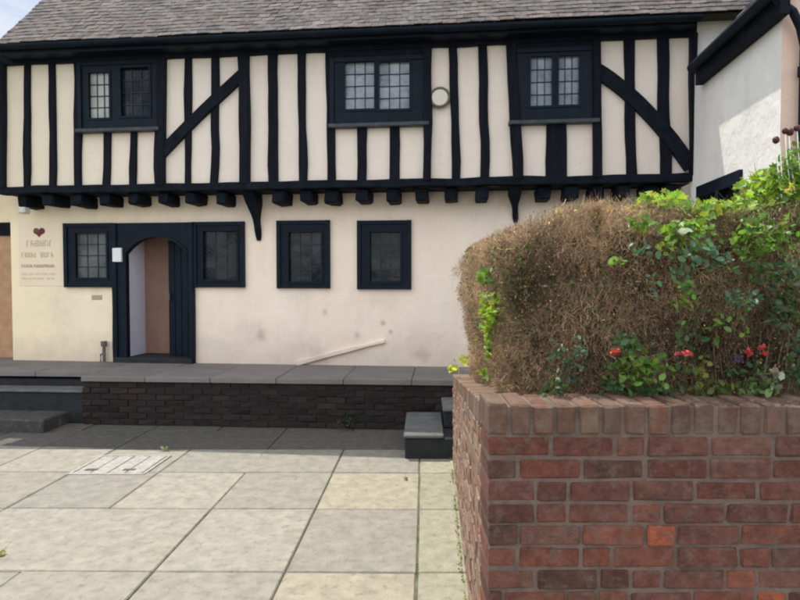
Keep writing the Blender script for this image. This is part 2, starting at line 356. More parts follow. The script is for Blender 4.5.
# door leaf, standing ajar on the right
mb = MB(); hx = oR; ang = rad(14); lw = (oR-oL)*.50
for i in range(4):
    a0 = lw*i/4+.003; a1 = lw*(i+1)/4-.003
    L_ = lambda s, t, z: W(hx+.03-s*math.cos(ang)-t*math.sin(ang)*.0, -.10-s*math.sin(ang)+t, z)
    tt = 1-(a0+a1)/2/(oR-oL); zt = zs_+(za-zs_)*((1-abs(2*tt-1)**2.6)*.82+(1-abs(2*tt-1))*.18)-.03
    cbox(mb, L_, a0, a1, -.02, .02, ZT+.08, zt, .004)
leaf = mb.build('door', M['frame'], house)
mb = MB(); tube(mb, [W(hx-(lw-.06)*math.cos(ang), -.12-(lw-.06)*math.sin(ang)+.07, ZT+.95-.05*k) for k in range(3)], .012)
mb.build('handle', M['iron'], leaf)
# jetty: bressumer and joists
mb = MB(); beam(mb, (uL_up-.06, 2.905), (uR, 2.915), .10, UP-.08, UP+.055, .008, seg=50); mb.build('bressumer', M['timber_h'], house)
mb = MB(); sheet(mb, lambda u, d, z: W(u, z, 2.855), uL_up, uR, 0.0, UP, 0); mb.build('soffit', M['timber_h'], house)
jx = [20, 47, 75, 103, 132, 162, 190, 220, 278, 305, 330, 362, 392, 421, 451, 482, 545, 572, 598, 624, 652, 672]
for x in jx:
    u = pf(x, 198, UP)[0]; w = random.uniform(.068, .088); q = MB(); s = random.uniform(-.012, .012)
    cbox(q, W, u-w, u+w, -.05, UP-.015+random.uniform(-.03, .02), 2.70+s, 2.853, .018, jit=.011); q.build('joist', M['timber_h'], house)
# brackets
for (x, yb, w0) in ((254, 240, .075), (514, 222, .07)):
    u, zb_ = pf(x, yb, .12); q = MB(); k = 9; V = []; Fc = []
    for i in range(k+1):
        t = i/k; z = 2.853-(2.853-zb_)*t; dp = .03+(UP-.04)*(1-t)**1.7; ww = w0*(1-.72*t)+.01*math.sin(t*9); ou = .03*t
        V += [W(u-ww+ou, -.01, z), W(u-ww+ou, dp, z), W(u+ww+ou, dp, z), W(u+ww+ou, -.01, z)]
    for i in range(k):
        for j in range(4): Fc.append((i*4+j, i*4+(j+1) % 4, (i+1)*4+(j+1) % 4, (i+1)*4+j))
    Fc += [(0, 1, 2, 3), tuple(k*4+j for j in range(4))]; q.mesh(V, Fc); q.build('bracket', M['timber_h'], house)
# studs of the upper storey (pixel centre x at top and bottom, width in px, top px y or None, bottom px y or None)
z0, z1 = 2.955, ZP
def stud(xt, xb, wpx, top=None, bot=None, name='stud'):
    zt = z1+.02 if top is None else top; zb = z0-.02 if bot is None else bot
    ut = pf(xt, 60, UP)[0]; ub = pf(xb, 180, UP)[0]
    q = MB(); beam(q, (ub, zb), (ut, zt), wpx*.0128, UP-.01, UP+(.068 if name == 'post' else .035)+random.uniform(0, .012), .010); q.build(name, M['timber'], house)
stud(3, 4, 8, name='post'); stud(29, 28, 7); stud(53, 53.5, 7); stud(78.5, 79, 7.5)
stud(163, 162, 9, name='post'); stud(188, 188.5, 7); stud(215.5, 215, 8); stud(245, 245.5, 11, name='post')
stud(273, 274, 9.5); stud(302, 303.5, 8); stud(330, 332, 8.5); stud(428, 427, 8, name='post'); stud(453, 456, 8); stud(482, 485, 8.5)
stud(511, 518, 10, name='post'); stud(596, 597, 8, name='post'); stud(628, 631.5, 10); stud(662, 665, 10); stud(692, 692, 6, name='post')
def wz(i): return up_windows[i][0][2]
stud(107, 107, 7.5, wz(0)); stud(134, 134, 7, wz(0)); stud(157, 157.5, 5, wz(0))
stud(362, 362, 9, wz(1)); stud(394.5, 394.5, 10, wz(1)); stud(556, 556.5, 19, wz(2)); 
# curved braces
def brace(pts, w):
    q = MB(); c = [Vector((*pf(x, y, UP), 0)) for x, y in pts]
    n = 14; V = []; Fc = []
    P = []
    for i in range(n+1):
        t = i/n; P.append(c[0]*(1-t)**2+c[1]*2*t*(1-t)+c[2]*t*t)
    for i, p in enumerate(P):
        tg = (P[min(i+1, n)]-P[max(i-1, 0)]).normalized(); s = Vector((-tg.y, tg.x, 0)); ww = w/2+.006*mn.noise(Vector((i*.5, c[0].x, 3)))
        A = p+s*ww; B = p-s*ww
        V += [W(A.x, UP-.01, A.y), W(A.x, UP+.058, A.y), W(B.x, UP+.058, B.y), W(B.x, UP-.01, B.y)]
    for i in range(n):
        for j in range(4): Fc.append((i*4+j, i*4+(j+1) % 4, (i+1)*4+(j+1) % 4, (i+1)*4+j))
    Fc += [(0, 1, 2, 3), tuple(n*4+j for j in range(4))]; q.mesh(V, Fc); q.build('brace', M['timber_h'], house)
brace([(162, 155), (196, 118), (245, 74)], .135); brace([(596, 71), (648, 104), (690, 168)], .16)
# wall plate and window heads
mb = MB(); beam(mb, (uL_up-.05, ZP+.075), (uR+.02, ZP+.075), .17, UP-.02, UP+.065, .006, seg=50); mb.build('wall_plate', M['timber_h'], house)
for r, _ in up_windows:
    q = MB(); q.box(W, r[0]-.02, r[1]+.02, UP-.01, UP+.036, r[3]-.01, ZP+.03); q.build('window_head', M['timber_h'], house)
# side and back walls (seen only from a step aside)
DB = -5.4; zr = 0
mb = MB()
for u in (uL+.001,):
    mb.quad([W(u, 0, 0), W(u, DB, 0), W(u, DB, ZJ), W(u, 0, ZJ)])
mb.quad([W(uL_up, UP, ZJ), W(uL_up, DB, ZJ), W(uL_up, DB, ZE-.1), W(uL_up, UP, ZE-.1)])
mb.quad([W(uL_up, DB, 0), W(uR+3, DB, 0), W(uR+3, DB, ZE-.1), W(uL_up, DB, ZE-.1)])
TP = math.tan(rad(47)); dE = UP+.27; dM = (dE+DB)/2; zR = ZE+(dE-dM)*TP
mb.quad([W(uL_up, UP, ZE-.1), W(uL_up, dM, zR-.35), W(uL_up, DB, ZE-.1)])
mb.build('gable_wall', M['plaster_low'], house)
# the main wall carried on above the wing's roof
mb = MB(); sheet(mb, W, uR+.01, uR+3, 3.2, ZE+.0, UP-.004); mb.build('wall', M['plaster_wing'], house)
# main roof: real tiles
def tiles(mb, org, ax, up_, nrm, width, length, tw=.168, g=.10, clip=None, tone=(1, 1, 1)):
    nr = int(length/g); nc = int(width/tw)
    for r in range(nr):
        off = (r % 2)*.5
        for c in range(-1, nc+1):
            x0 = (c+off)*tw; x1 = x0+tw-.004
            x0 = max(x0, 0); x1 = min(x1, width)
            if x1-x0 < .02: continue
            if clip and not clip((x0+x1)/2, r*g): continue
            y0 = r*g+random.uniform(-.012, .012); sag = .012*mn.noise(Vector((x0*.8, r*.12, 0)))+.02*mn.noise(Vector((x0*.25, r*.05, 5)))
            t = random.uniform(-.006, .006); k = random.gauss(1, .16); k2 = random.uniform(-.07, .07)
            cl = tuple(max(.3, k*v) for v in (tone[0]*(1+k2), tone[1], tone[2]*(1-k2*.6)))
            P = lambda a, b, h: org+ax*a+up_*b+nrm*(h+sag)
            mb.mesh([P(x0, y0, .017+t), P(x1, y0, .017-t), P(x1, y0+g*1.15, .010), P(x0, y0+g*1.15, .010), P(x0, y0, .008), P(x1, y0, .008)],
                    [(0, 1, 2, 3), (4, 5, 1, 0), (0, 3, 4), (1, 5, 2)], cl)
a47 = rad(47); upv = -N*math.cos(a47)+Vector((0, 0, math.sin(a47))); nv = N*math.sin(a47)+Vector((0, 0, math.cos(a47)))
uV0 = pf(-4, 50, dE)[0]; Lr = (dE-dM)/math.cos(a47); RW = uR+3.2-uV0
mb = MB()
uE = pf(698, 22, dE)[0]
# a small sweep of tiles comes down over the corner where the wing's roof meets the house
tiles(mb, W(uV0, dE, ZE), E, upv, nv, RW, Lr)
mb.build('roof', M['tile'], house, recalc=False)
mb = MB()
for sgn in (1,):
    A = W(uV0+.01, dE-.03, ZE-.015); B = W(uV0+RW, dE-.03, ZE-.015); C = W(uV0+RW, dM, zR-.01); D_ = W(uV0+.01, dM, zR-.01)
    mb.quad([A, B, C, D_]); A2 = W(uV0+.01, 2*dM-dE, ZE-.015); B2 = W(uV0+RW, 2*dM-dE, ZE-.015); mb.quad([D_, C, B2, A2])
mb.build('roof_deck', M['tar'], house)
mb = MB(); tube(mb, [W(uV0+i*RW/30, dM, zR+.03) for i in range(31)], .11, 10); mb.build('ridge', M['tile'], house)
mb = MB(); c1 = W(uV0+.06, dE-.02, ZE-.11); 
mb.box(lambda a, b, c: W(uV0+a, dE-.03-b, ZE-.11+b*TP+c), .03, .07, 0, dE-dM, 0, .10); mb.build('bargeboard', M['timber_h'], house)
# eaves: fascia, soffit and half-round gutter
mb = MB(); mb.box(W, uV0+.03, uE, dE-.045, dE-.02, ZE-.13, ZE-.005); mb.box(W, uV0+.03, uE, UP-.02, dE-.046, ZE-.13, ZE-.11); mb.build('fascia', M['frame'], house)
mb = MB(); V = []; Fc = []; k = 9
for i, u in enumerate((uV0-.02, uE+.02)):
    for j in range(k): a = math.pi*j/(k-1); V.append(W(u, dE+.035+.055*math.cos(a), ZE-.03-.055*math.sin(a)-(.03 if i == 1 else 0)))
for j in range(k-1): Fc.append((j, j+1, k+j+1, k+j))
Fc += [tuple(range(k)), tuple(range(k, 2*k))]; mb.mesh(V, Fc); mb.build('gutter', M['frame'], house)

# ------------------------------------------------------------------ white rendered wing on the right
C0 = W(uR, UP, 0)                                  # corner on the facade
def G(s, o, z): return C0+N*s-E*o+Vector((0, 0, z))  # s towards the camera along the wing wall, o outwards (left)
wing = thing('rendered_wing', G(1, -1.5, 0), 'white rendered side wing with black gutter and dark window at the right of the yard', 'house wing')
SW = 2.02; ZW = 4.10
ws = (.30, 1.30, 1.75, 2.74)
GW = lambda a, d, z: G(a, d, z)
mb = MB(); sheet(mb, GW, 0, SW, 0, ZW, 0, [ws], depth=.1); mb.build('wall', M['plaster_wing'], wing)
mb = MB(); mb.box(GW, ws[0], ws[1], -.10, -.055, ws[2], ws[3]); 
for a, b in ((ws[0], ws[0]+.06), ((ws[0]+ws[1])/2-.03, (ws[0]+ws[1])/2+.03), (ws[1]-.06, ws[1])): mb.box(GW, a, b, -.054, .02, ws[2], ws[3]-.101)
mb.box(GW, ws[0]-.04, ws[1]+.04, -.05, .035, ws[3]-.10, ws[3]+.03)
ww = mb.build('window', M['frame'], wing)
mb = MB(); mb.quad([G(ws[0]+.06, -.05, ws[2]), G(ws[1]-.06, -.05, ws[2]), G(ws[1]-.06, -.05, ws[3]-.1), G(ws[0]+.06, -.05, ws[3]-.1)]); mb.build('pane', M['glass'], ww)
# end wall facing the yard, its gable
mb = MB(); zg = ZW+1.5*TP
mb.quad([G(SW+.001, 0, 0), G(SW+.001, -3, 0), G(SW+.001, -3, ZW), G(SW+.001, 0, ZW)]); mb.quad([G(SW+.001, 0, ZW), G(SW+.001, -3, ZW), G(SW+.001, -1.5, zg)])
mb.quad([G(0, -3, 0), G(SW, -3, 0), G(SW, -3, ZW), G(0, -3, ZW)])
mb.build('gable_wall', M['plaster_pink'], wing)
# roof of the wing
oh = .07; org = G(-.0, oh, ZW+.02); a50 = rad(50); T5 = math.tan(a50)
wup = E*math.cos(a50)+Vector((0, 0, math.sin(a50))); wn = -E*math.sin(a50)+Vector((0, 0, math.cos(a50)))
wl = (1.5+oh)/math.cos(a50); s0 = .42
mb = MB(); tiles(mb, G(s0, oh, ZW+.02), N, wup, wn, SW+.12-s0, wl)
mb.build('roof', M['tile'], wing, recalc=False)
mb = MB()
zrw = ZW+(1.5+oh)*T5
mb.quad([G(s0+.01, oh-.02, ZW), G(SW+.1, oh-.02, ZW), G(SW+.1, -1.5, zrw), G(s0+.01, -1.5, zrw)]); mb.quad([G(s0+.01, -1.5, zrw), G(SW+.1, -1.5, zrw), G(SW+.1, -3-oh, ZW), G(s0+.01, -3-oh, ZW)])
mb.build('roof_deck', M['tar'], wing)
mb = MB(); mb.box(GW, s0-.08, SW+.14, oh-.06, oh+.02, ZW-.21, ZW+.03); mb.box(GW, s0-.05, SW+.12, .0, oh-.061, ZW-.13, ZW-.10); mb.build('fascia', M['timber_h'], wing)
mb = MB(); tube(mb, [G(s0-.04+i*.21, oh+.075, ZW-.03) for i in range(10)], .052, 10); mb.build('gutter', M['frame'], wing)
mb = MB(); tube(mb, [G(SW+.08, oh+.03, ZW-.05), G(SW+.10, oh-.02, ZW-.12), G(SW+.10, -.03, ZW-.18), G(SW+.08, -.10, ZW-.30), G(SW+.06, -.145, ZW-.45), G(SW+.06, -.145, .1)], .034, 10)
for z in (3.4, 2.6): tube(mb, [G(SW+.06, -.145, z), G(SW+.06, -.145, z+.08)], .046, 10)
mb.build('downpipe', M['frame'], wing)
# jagged bargeboard of the end gable
mb = MB()
for k in (0,):
    mb.box(lambda a, b, c: G(SW+.06+a, oh-b, ZW-.12+b*T5+c), 0, .04, 0, 1.5+oh, 0, .16)
mb.build('bargeboard', M['timber_h'], wing)

# ------------------------------------------------------------------ neighbour on the left
nb = thing('brick_house', W(uL-2.2, -.3, 0), 'neighbouring house of orange brick with black beam, at the far left edge', 'house')
mb = MB(); mb.box(W, uL-4, uL-.02, -3, -.28, 0, 2.36); mb.build('wall', M['orange'], nb)
mb = MB(); mb.box(W, uL-4, uL-.02, -3, -.25, 2.361, 2.55); mb.build('beam', M['timber_h'], nb)
mb = MB(); mb.box(W, uL-4, uL-.02, -3, -.29, 2.551, 4.25); mb.build('upper_wall', M['plaster_low'], nb)  # upper part out of view, raised to shade the yard
mb = MB(); mb.quad([W(uL-4.2, 1.1, 4.55), W(uL_up-.03, 1.1, 4.55), W(uL_up-.03, -1.6, 5.1), W(uL-4.2, -1.6, 5.1)]); mb.quad([W(uL-4.2, -3.2, 4.15), W(uL_up-.03, -3.2, 4.15), W(uL_up-.03, -1.6, 5.1), W(uL-4.2, -1.6, 5.1)]); mb.build('roof', M['tile'], nb)  # unseen roof, its deep high eave shaped to keep sun off the yard

# ------------------------------------------------------------------ ground
PA = math.atan(25/600)
PX = Vector((1, -.008, 0)); PY = Vector((math.sin(PA), math.cos(PA), 0))
def sst(x): x = min(1, max(0, x)); return x*x*(3-2*x)
def gz(x, y): return 0.0
mb = MB(); mb.quad([(-600, -600, -.05), (600, -600, -.05), (600, 900, -.05), (-600, 900, -.05)]); o = mb.build('ground', M['joint'], None); struct(o)
rows = [-2.9, -2.0, -1.1, -.2, .65, 1.6, 2.55, 3.45, 4.42, 5.27, 6.0, 6.75, 7.6, 8.5]
cols = [-.045+.772*i for i in range(-12, 7)]
mbj = MB()
for i in range(-90, 36):
    for j in range(-36, 90):
        x0, x1, y0, y1 = i*.1, (i+1)*.1, j*.1, (j+1)*.1
        mbj.quad([(x, y, gz(x, y)-.013) for x, y in ((x0, y0), (x1, y0), (x1, y1), (x0, y1))])
o = struct(mbj.build('paving_joints', M['joint'], None, smooth=True))
tone = [(.25, .24, .21), (.262, .25, .218), (.24, .232, .208), (.255, .243, .215), (.275, .26, .225)]
mb = MB()
pale = {(9, 3): 1, }
for j in range(len(rows)-1):
    sh = 0
    for i in range(len(cols)-1):
        skips = {9: (-1.589,), 7: (-2.361,), 10: (-.817, -2.361)}.get(j, ())
        if any(abs(cols[i]-q) < .01 for q in skips): continue
        a0, a1 = cols[i]+.005, cols[i+1]-.005
        if any(abs(cols[i+1]-q) < .01 for q in skips): a1 = cols[i+2]-.005
        b0, b1 = rows[j]+.005, rows[j+1]-.005
        if j == 11: a0 += .0
        cx = (a0+a1)/2; cy = (b0+b1)/2
        c = random.choice(tone); k = random.uniform(.93, 1.07)
        if rows[j] == 4.42 and abs(cx+.43) < .2: c = (.30, .28, .22)
        if rows[j] == 2.55 and abs(cx+.43) < .2: c = (.29, .27, .215)
        if cx > 0 and cy > 2.5: c = (.28, .27, .21)
        if cy > 6.0: c = tuple(v*.34 for v in (c[0], c[1], c[2]*1.08))  # rows by the terrace darkened: house shadow put into the flag colour
        c = tuple(v*k for v in (c[0]*1.07, c[1]*1.07, c[2]*1.05)); dz = random.uniform(-.003, .003); tz = random.uniform(-.003, .003)
        n = 4; g = lambda x, y, z: (lambda p: Vector((p.x, p.y, z+gz(p.x, p.y)+dz+tz*(x-cx))))(PX*x+PY*y)
        ws_ = [a0+random.uniform(-.004, .004), a1+random.uniform(-.004, .004)]
        ch = .007
        xs = [ws_[0]]+list(np.linspace(ws_[0]+ch, ws_[1]-ch, 10))+[ws_[1]]; ys = [b0]+list(np.linspace(b0+ch, b1-ch, 10))+[b1]
        V = []; Fc = []
        for a, x in enumerate(xs):
            for b, y in enumerate(ys):
                edge = a in (0, 11) or b in (0, 11)
                V.append(g(x, y, -.009 if edge else 0))
        for a in range(11):
            for b in range(11): Fc.append((a*12+b, (a+1)*12+b, (a+1)*12+b+1, a*12+b+1))
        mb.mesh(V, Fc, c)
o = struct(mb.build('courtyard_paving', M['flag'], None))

# manhole cover with pale infill
mc0 = gnd(107, 466, 0); ctr = gnd(122, 465, 0)
mc = thing('drain_cover', (ctr.x, ctr.y, 0), 'pale slatted drain cover set in the paving left of centre', 'drain cover')
MP = lambda a, b, c: Vector((ctr.x, ctr.y, c))+PX*a+PY*b
mb = MB()
for (a0, a1, b0, b1) in ((-.34, .34, -.29, -.262), (-.34, .34, .262, .29), (-.34, -.312, -.261, .261), (.312, .34, -.261, .261)): cbox(mb, MP, a0, a1, b0, b1, -.008, .010, .002)
mb.build('frame', M['white_slab'], mc)
for i in range(4):
    q = MB(); x0 = -.305+i*.154; cbox(q, MP, x0, x0+.142, -.255, .255, -.008, .008+random.uniform(-.001, .002), .003); q.build('slab', M['white_slab'], mc)
for x in (-.19, .15): q = MB(); cbox(q, MP, x-.055, x+.055, -.19, -.14, .004, .0125, .002); q.build('lifting_pocket', M['pocket'], mc)

# ------------------------------------------------------------------ terrace
tA = gnd(83, 424.5); tB = gnd(405, 430)
td = (tB-tA).normalized(); tn = Vector((td.y, -td.x, 0))           # outwards
def T(a, o, z): return Vector((tA.x, tA.y, 0))+td*a+tn*o+Vector((0, 0, z))
TL = 7.6
mb = MB()
mb.quad([T(0, -.05, ZT-.06), T(TL, -.05, ZT-.06), T(TL, -3, ZT-.06), T(0, -3, ZT-.06)])
mb.quad([T(-5, -.32, ZT-.06), T(0, -.32, ZT-.06), T(0, -3, ZT-.06), T(-5, -3, ZT-.06)])
w_ = .78
for i in range(-7, 10):
    for j in range(3):
        a0 = i*w_+.003; a1 = (i+1)*w_-.003; b1 = .035-j*.62 if True else 0; b0 = b1-.614
        if i < 0 and j == 0: b1 = -.28; b0 = -.57
        k = random.uniform(.92, 1.08)
        if a0 < 0 < a1: a1 = -.001
        cbox(mb, T, a0, a1, b0, b1, ZT-.062, ZT+random.uniform(-.002, .002), .006, (k, k, k*random.uniform(.98, 1.03)))
struct(mb.build('terrace', M['terrace'], None))
tw = thing('terrace_wall', T(1.9, 0, 0), 'low dark brick retaining wall along the front of the terrace', 'retaining wall')
mb = MB(); mb.box(T, 0.012, TL, -.2, -.012, -.05, ZT-.064); mb.build('mortar', M['dmortar'], tw)
mb = MB(); nc = 7; chh = (ZT-.064)/nc
for r in range(nc):
    x = -(r % 2)*.1125
    while x < TL:
        L_ = .225; a0 = max(0, x); a1 = min(TL, x+L_-.011)
        k = random.uniform(.6, 1.3); c = random.choice([(.045, .032, .032), (.06, .038, .036), (.032, .028, .030), (.05, .04, .036)])
        if a1-a0 > .02: cbox(mb, T, a0, a1, -.1, random.uniform(-.004, .004), r*chh+.006, (r+1)*chh-.005, .006, tuple(v*k*.6 for v in c), jit=.006)
        x += L_
mb.build('brickwork', M['dbrick'], tw)
# steps on the left
st = thing('stone_steps', T(-2, -.1, .2), 'wide dark steps up to the terrace at the left of its wall', 'steps')
for i, (zt, f) in enumerate(((ZT-.064, -.33), (.40, -.04))):
    q = MB(); cbox(q, T, -5, -.012, f-.3, f, .0, zt-.031, .012); s_ = q.build('step', M['darkstone'], st)
    if i: q = MB(); cbox(q, T, -5, -.010, -.32, f+.025, zt-.03, zt, .010); q.build('tread', M['tread'], s_)

q = MB()
for i in range(5): cbox(q, T, -.20-(i+1)*.9+.004, -.20-i*.9-.004, -.30, .42, -.02, .15+random.uniform(-.002, .002), .016, (.06, .06, .058), jit=.003)  # slab colour carries the same painted shade as the nearby flags
q.build('landing', M['flag'], st)
# stepping blocks at the right end of the terrace
sA = gnd(403.5, 459.5)
rs = thing('stone_steps', (sA.x+.4, sA.y+.5, 0), 'short dark steps with grey treads beside the brick garden wall', 'steps')
BX = lambda a, b, c: Vector((sA.x, sA.y, 0))+PX*a+PY*b+Vector((0, 0, c))
q = MB(); cbox(q, BX, .012, .60, .02, 1.0, -.02, .20, .012); s1 = q.build('step', M['darkstone'], rs)
q = MB(); cbox(q, BX, 0, .385, 0, 1.0, .201, .236, .01); q.build('tread', M['tread'], s1)
q = MB(); cbox(q, BX, .40, .70, .40, 1.0, .2012, .37, .012); s2 = q.build('step', M['darkstone'], rs)
q = MB(); cbox(q, BX, .385, .70, .38, 1.0, .371, .405, .01); q.build('tread', M['tread'], s2)

# ------------------------------------------------------------------ brick garden wall
gw = thing('brick_garden_wall', (.7, 2.3, 0), 'L-shaped red brick garden wall holding the raised hedge bed', 'garden wall')
YF = 2.10; XL = .308; ZB = 1.262; TH = .22
XS = lambda y: XL+(y-YF)*.055                       # outer face of the side arm
topz = lambda y: ZB-(ZB-.80)*min(1, max(0, (y-YF)/3.6))
pal = [(.215, .085, .062), (.18, .074, .055), (.24, .09, .064), (.155, .07, .054), (.19, .095, .072), (.14, .072, .058), (.20, .10, .075), (.17, .078, .06), (.38, .11, .058)]
wts = [5, 5, 4, 4, 4, 4, 2, 4, 1]
def bc(): 
    c = random.choices(pal, wts)[0]; k = random.uniform(.72, 1.12); return tuple(v*k for v in c)
FR = lambda a, b, c: Vector((XL+a, YF+b, c))
mb = MB(); mb.box(FR, .009, 3.7, .0065, TH-.012, -.05, ZB-.006)
def SD(a, b, c):                                    # a back along the arm, b inwards, c height at the near end
    y = YF+a; return Vector((XS(y)+b, y, c*topz(y)/ZB))
n = 12
for i in range(n): mb.box(SD, TH-.02+i*3.46/n, TH-.02+(i+1)*3.46/n, .0065, TH-.012, -.05, ZB-.006)
mb.build('mortar', M['mortar'], gw)
mb = MB(); ncr = 14; capH = .108; cr = (ZB-capH)/ncr*1.0
cr = .0795; ncr = int(math.ceil((ZB-capH)/cr))
def sc(): c = random.choice([(.34, .24, .18), (.31, .21, .16), (.29, .22, .17), (.36, .27, .20), (.30, .18, .13)]); k = random.uniform(.85, 1.15); return tuple(v*k for v in c)  # paler than the front: sunlit tone put into the side arm's colour
def course(fn, L, start, r, z0, z1, b0, b1, heads, side=False):
    x = start
    while x < L:
        l = random.choice([.225, .225, .225, .1125]) if heads else .225
        a0 = max(0, x)+.006; a1 = min(L, x+l)-.006
        if a1-a0 > .03: cbox(mb, fn, a0, a1, b0+random.uniform(-.004, .003), b1, z0+.0058+random.uniform(-.0015, .0015), z1-.0058+random.uniform(-.0015, .0015), .006, (sc() if side else bc()), jit=.0028)
        x += l
for r in range(ncr):
    z1_ = ZB-capH-r*cr; z0_ = max(-.04, z1_-cr)
    course(FR, 3.7, -[0, .115, .05, .165][r % 4], r, z0_, z1_, 0, TH-.0, True)
    course(lambda a, b, c: SD(a+TH, b, c), 3.4, -[.1, 0, .17, .06][r % 4], r, z0_, z1_, 0, TH, True, True)
mb.build('brickwork', M['brick'], gw)
mb = MB()
x = 0
while x < 3.65:
    w = random.uniform(.068, .076); k = random.uniform(.85, 1.12); c = random.choice([(.165, .095, .070), (.145, .085, .063), (.18, .09, .068), (.135, .082, .062), (.175, .105, .078)])
    cbox(mb, FR, x+.004, x+w, -.001+random.uniform(-.003, .003), TH+.01, ZB-capH+.004, ZB+random.uniform(-.003, .004), .007, tuple(v*k for v in c), jit=.003); x += w+.009
x = TH+.01
while x < 3.62:
    w = random.uniform(.068, .076); k = random.uniform(.8, 1.2); c = random.choice([(.24, .17, .12), (.22, .15, .11), (.28, .19, .14)])
    cbox(mb, SD, x+.003, x+w, -.004+random.uniform(-.003, .003), TH+.01, ZB-capH+.004, ZB+random.uniform(-.003, .003), .007, tuple(v*k for v in c), jit=.002); x += w+.005
mb.build('coping', M['cap'], gw)
# soil of the bed
mb = MB()
for i in range(14):
    for j in range(14):
        f = lambda i, j: (lambda y: Vector((XS(y)+TH-.03+(3.4)*i/14, y, topz(y)-.10+.02*mn.noise(Vector((i, j, 0))))))(YF+TH-.03+3.4*j/14)
        mb.quad([f(i, j), f(i+1, j), f(i+1, j+1), f(i, j+1)])
struct(mb.build('bed_soil', M['soil'], None, smooth=True))

# ------------------------------------------------------------------ vegetation
def twigs(mb_arrays, P0, D, L, R, C, bend=.25, segs=2):
    """three-sided curved twigs, vectorised"""
    n = len(P0); D = D/np.linalg.norm(D, axis=1)[:, None]
    A = np.cross(D, rng.normal(size=(n, 3))); A /= np.linalg.norm(A, axis=1)[:, None]; B = np.cross(D, A)
    rings = []
    for k in range(segs+1):
        t = k/segs; c = P0+D*(L*t)[:, None]+A*(L*bend*t*t)[:, None]; rr = R*(1-.75*t)
        rings.append(np.stack([c+(A*math.cos(q)+B*math.sin(q))*rr[:, None] for q in (0, 2.094, 4.189)], 1))
    V = np.concatenate(rings, 1)                                   # n, 3*(segs+1), 3
    base = (np.arange(n)*3*(segs+1))[:, None, None]
    q = []
    for k in range(segs):
        for j in range(3): q.append([k*3+j, k*3+(j+1) % 3, (k+1)*3+(j+1) % 3, (k+1)*3+j])
    Fq = (np.array(q)[None]+base).reshape(-1, 4)
    mb_arrays.append((V.reshape(-1, 3), Fq, np.repeat(C, segs*3, axis=0)))
LEAF = np.array([(0, 0, 0), (.32, .35, .07), (.22, .8, .03), (0, 1, -.05), (-.22, .8, .03), (-.32, .35, .07)])
IVY = np.array([(0, 0, 0), (.5, .12, .05), (.3, .42, .02), (.48, .72, .0), (.12, .66, 0), (0, 1.05, -.08)])
def leaves(arr, P, size, C, upb=.5, shape='leaf', face=None):
    """leaves of six-sided outline, folded along the midrib: two quads each"""
    n = len(P)
    Nn = rng.normal(size=(n, 3))*.8; Nn[:, 2] += upb
    if face is not None: Nn += np.array(face)
    Nn /= np.linalg.norm(Nn, axis=1)[:, None]
    A = np.cross(Nn, rng.normal(size=(n, 3))); A /= np.linalg.norm(A, axis=1)[:, None]; B = np.cross(Nn, A)
    if shape == 'leaf':
        pts = [(0, 0, 0), (.30, .3, .07), (.26, .72, .05), (0, 1, -.06), (-.26, .72, .05), (-.30, .3, .07)]; fs = [[0, 1, 2, 3], [0, 3, 4, 5]]
    else:
        pts = [(0, 0, 0), (.52, .10, .05), (.30, .40, .06), (.46, .72, .02), (.13, .66, .02), (0, 1.05, -.08), (-.13, .66, .02), (-.46, .72, .02), (-.30, .40, .06), (-.52, .10, .05)]
        fs = [[0, 1, 2, 3], [0, 3, 4, 5], [0, 5, 6, 7], [0, 7, 8, 9]]
    V = np.stack([P+(A*x+B*(y-.5)+Nn*z)*size[:, None] for x, y, z in pts], 1)
    base = (np.arange(n)*len(pts))[:, None, None]
    Fq = (np.array(fs)[None]+base).reshape(-1, 4)
    arr.append((V.reshape(-1, 3), Fq, np.repeat(C, len(fs), axis=0)))
def npbuild(arr, name, mat, parent=None, extra=None):
    V = np.concatenate([a[0] for a in arr]); off = 0; Fs = []
    for a in arr: Fs.append(a[1]+off); off += len(a[0])
    Fq = np.concatenate(Fs); C = np.concatenate([a[2] for a in arr])
    me = bpy.data.meshes.new(name); me.vertices.add(len(V)); me.vertices.foreach_set('co', V.astype(np.float32).ravel())
    me.loops.add(len(Fq)*4); me.loops.foreach_set('vertex_index', Fq.astype(np.int32).ravel())
    me.polygons.add(len(Fq)); me.polygons.foreach_set('loop_start', np.arange(0, len(Fq)*4, 4, dtype=np.int32))
    me.update(calc_edges=True); me.validate()
    ca = me.color_attributes.new('Col', 'FLOAT_COLOR', 'CORNER')
    arrc = np.ones((len(me.loops), 4), dtype=np.float32); arrc[:, :3] = np.repeat(C, 4, axis=0)[:len(me.loops)]
    ca.data.foreach_set('color', arrc.ravel())
    return link(name, me, parent, mat)
def cols(base, n, var=.25, hue=.12):
    b = np.array(base)[None]*rng.lognormal(0, var, size=(n, 1)); return np.clip(b*(1+rng.normal(0, hue, size=(n, 3))), .004, .9)

